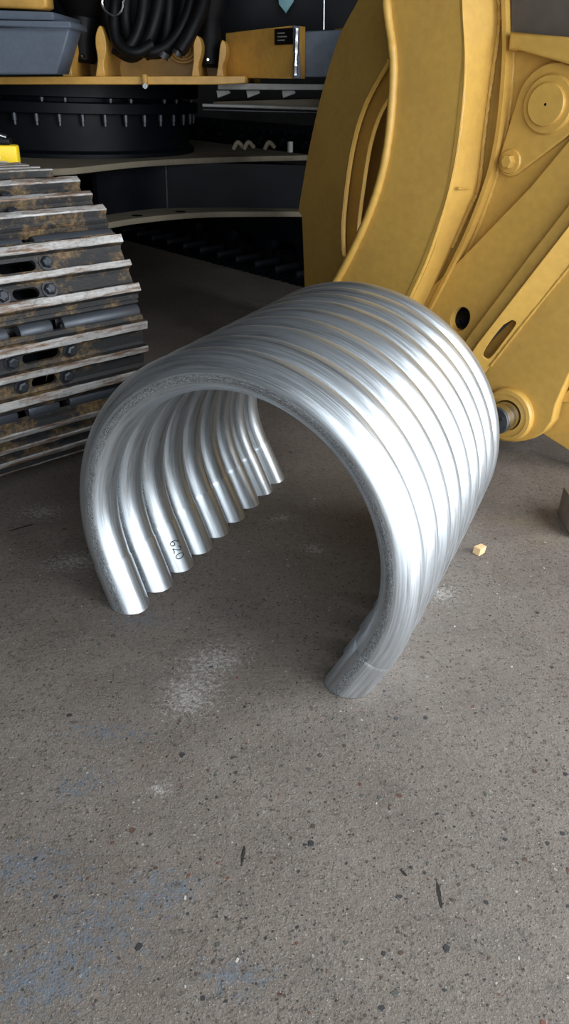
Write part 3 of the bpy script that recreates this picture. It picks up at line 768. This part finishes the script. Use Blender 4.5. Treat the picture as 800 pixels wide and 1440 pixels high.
for a in (30, 150, 270):
    mm = Me @ Matrix.Translation((.03 * math.cos(R(a)), .03 * math.sin(R(a)), .106))
    lathe('pin_bolt', [(0, .006), (.007, .006), (.008, 0)], DARKSTEEL, pin, mm, 6)
# link plate, collar and bolt
Pk = off(.03); Mk = plane_matrix(Pk, NS); Mki = Mk.inverted()
c1 = (Mki @ on_plane(772, 147, Pk, NS)); c2 = (Mki @ on_plane(718, 227, Pk, NS))
d12 = math.atan2(c2.y - c1.y, c2.x - c1.x); r1, r2 = .118, .047
dist12 = math.hypot(c2.x - c1.x, c2.y - c1.y); beta = math.acos((r1 - r2) / dist12)
ol = [(c1.x + r1 * math.cos(d12 + a), c1.y + r1 * math.sin(d12 + a)) for a in [beta + (2 * math.pi - 2 * beta) * i / 30 for i in range(31)]]
ol += [(c2.x + r2 * math.cos(d12 + a), c2.y + r2 * math.sin(d12 + a)) for a in [-beta + 2 * beta * i / 14 for i in range(15)]]
link('link_plate', filled_mesh('link_plate', [ol], .03, .004), YELLOW, att, Mk)
lathe('link_pin', [(0, .026), (.060, .026), (.063, .023), (.063, .014), (.082, .014), (.088, .006), (.088, 0)], YELLOW, att, Mk @ Matrix.Translation((c1.x, c1.y, 0)), 40)
lb = lathe('lock_washer', [(0, .008), (.036, .008), (.039, .004), (.039, 0)], YELLOW, att, Mk @ Matrix.Translation((c2.x, c2.y, 0)), 32)
lathe('hex_bolt', [(0, .032), (.018, .032), (.022, .029), (.022, .006)], YELLOW, lb, Mk @ Matrix.Translation((c2.x, c2.y, 0)), 6)
lathe('centre_mark', [(0, .027), (.004, .0268), (.005, .0255)], RUBBER, [o for o in att.children if o.name.startswith('link_pin')][0], Mk @ Matrix.Translation((c1.x, c1.y, 0)), 10)
# cross bar at the top and what is above it
sp([[(716, 44), (800, 52), (900, 62), (900, 118), (800, 91), (728, 70), (714, 72)]], 'cross_bar', .07, .07, YELLOW, .008)
sp([[(716, -900), (1500, -900), (1500, 80), (900, 66), (800, 56), (718, 46)]], 'upper_recess_plate', .02, .01, PRIMER)  # likewise drawn far up out of view to shade what is behind
# curved inner flange
fl2L = [(709, -40), (711, 30), (711, 80), (706, 150), (698, 208), (684, 262), (655, 335), (612, 420), (590, 460)]
fl2R = [(719, -40), (721, 30), (722, 80), (717, 150), (707, 212), (693, 262), (662, 342), (622, 424), (602, 462)]
ribbon('inner_flange', path3(fl2L, .05), path3(fl2R, .0), .014, YELLOW, att)
tube('weld_bead', smooth_path(path3([(722, 70), (717, 150), (707, 212), (693, 262), (664, 340), (622, 424)], .004), 20), .007, YELLOW, att, 7, .5)
# curved outer flange, standing out from the side plate
F_R = [(698, -40), (702, 10), (700, 50), (690, 120), (681, 190), (673, 262), (660, 294), (636, 348), (604, 420), (585, 455)]
F_L = [(650, -40), (653, 20), (656, 80), (653, 140), (645, 210), (633, 265), (620, 310), (600, 365), (575, 420), (555, 455)]
tube('weld_bead', smooth_path(path3(F_R[:8], .026), 16), .007, YELLOW, att, 7, .6)
# wrapper plate with its thick flame-cut edge
NW = Vector((-.66, -.75, 0)).normalized(); PW = path3([(650, 180)], .16)[0]
W_L = [(543, -40), (548, 20), (555, 70), (556, 110), (551, 180), (541, 240), (524, 295), (500, 350), (474, 398), (440, 450)]
W_R = [(650, -40), (652, 20), (655, 80), (652, 140), (644, 210), (633, 265), (620, 310), (601, 365), (577, 418), (556, 460)]
plate('wrapper_plate', [smooth2(W_L, 5) + smooth2(W_R[::-1], 5)], PW, NW, .02, YELLOW, att, 0)
W_R2 = [(x - 1.5, y) for x, y in W_R]
ribbon('outer_flange', [on_plane(x, y, PW + NW * .004, NW) for x, y in W_R2], path3(F_R, .02), .016, YELLOW, att)
tube('weld_bead', [on_plane(640, 265, PW, NW).lerp(path3([(666, 266)], .03)[0], i / 8) for i in range(1, 9)], .004, YELLOW, att, 6, .5)
ER = [on_plane(x, y, PW + NW * .012, NW) for x, y in W_L]
EL = [on_plane(x - 9, y + 1, PW - NW * .012, NW) for x, y in W_L]
bm = bmesh.new()
edge_c = smooth_path([on_plane(x - 3, y, PW + NW * .004, NW) for x, y in W_L], 10)
tube_bm(bm, edge_c, .016, 8, True, .12)
link('flame_cut_edge', from_bm('flame_cut_edge', bm, True, 60), YELLOW, att)
# far side plate with its crescent opening
NL = Vector((-.9, -.44, 0)).normalized(); PL = at_y(470, 250, 3.75)
L_out = smooth2([(530, -60), (503, 0), (478, 48), (455, 120), (436, 200), (425, 262), (419, 297)], 5) + [(424, 303)] + smooth2([(425, 320), (428, 400), (430, 470), (432, 545)], 3) + [(530, 545), (574, 300), (592, -60)]
L_hole = smooth2([(566, 50), (546, 85), (512, 148), (493, 215), (482, 300), (481, 352), (486, 362), (516, 372), (548, 300)], 5)
plate('far_side_plate', [L_out, L_hole], PL, NL, .02, YELLOW, att, .003)
plate('opening_liner', [smooth2([(575, 50), (546, 85), (512, 148), (493, 215), (482, 300), (481, 352), (486, 362), (560, 372)], 5) + [(620, 372), (620, 60)], smooth2([(600, 70), (546, 136), (522, 190), (509, 262), (502, 335), (520, 352), (600, 340)], 5)], PL - NL * .05, NL, .02, YELLOW, att, .003)
plate('inner_bulkhead', [[(470, 40), (660, 20), (660, 420), (470, 400)]], PL - NL * .32, NL, .02, YELLOW, att, .003)
tube('weld_bead', smooth_path([on_plane(x, y, PL + NL * .002, NL) for x, y in ((546, 85), (512, 148), (493, 215), (482, 300), (481, 352))], 14), .006, YELLOW, att, 6, .5)
# added rear plate that blocks light towards the excavator
sp([[(560, -900), (1500, -900), (1500, 300), (900, 330), (760, 330), (660, 380), (600, 390), (560, 300)]], 'rear_shade_plate', -.30, .02)
tube('weld_bead', smooth_path(path3([(690, 514), (740, 450), (800, 376), (860, 302)], .032), 20), .006, YELLOW, att, 7, .5)

# ------------------------------------------------------------------ small things
P = on_floor(673, 778)
bm = bmesh.new(); box_bm(bm, (-.016, -.013, 0.0005), (.016, .013, .024), .002)
for v in bm.verts: v.co.x += .004 * v.co.z / .024; v.co.y *= 1 - .15 * (v.co.x > 0)
o = link('wood_chip', from_bm('wood_chip', bm), WOOD, None, Matrix.Translation(P) @ Matrix.Rotation(.7, 4, 'Z'))
tag(o, 'small pale wooden offcut lying on the concrete right of the tubes', 'offcut')
o = box('timber_block', (.925, 2.13, 0.0), (1.25, 2.29, .105), TIMBER, None, .004)
tag(o, 'weathered timber block on the floor at the right edge under the yellow attachment', 'block')
# yellow tool lying on the left track
tp = at_y(-14, 231, 3.05)
root = empty('hand_tool', tp, 'small bright yellow hand tool with a black top lying on the left track', 'tool')
tm = Matrix.Translation(tp) @ Matrix.Rotation(R(8), 4, 'Z')
box('case', (-.06, -.03, 0.002), (.105, .035, .066), BRIGHTY, root, .008, tm)
box('rubber_top', (-.06, -.028, .066), (.085, .032, .088), RUBBER, root, .008, tm)
box('label', (-.04, -.0315, .02), (.045, -.0298, .05), WHITEP, root, 0, tm)
tube('metal_clip', [tm @ Vector((.0, 0, .09)), tm @ Vector((.05, 0, .096)), tm @ Vector((.07, 0, .09))], .009, CHROME, root, 8)
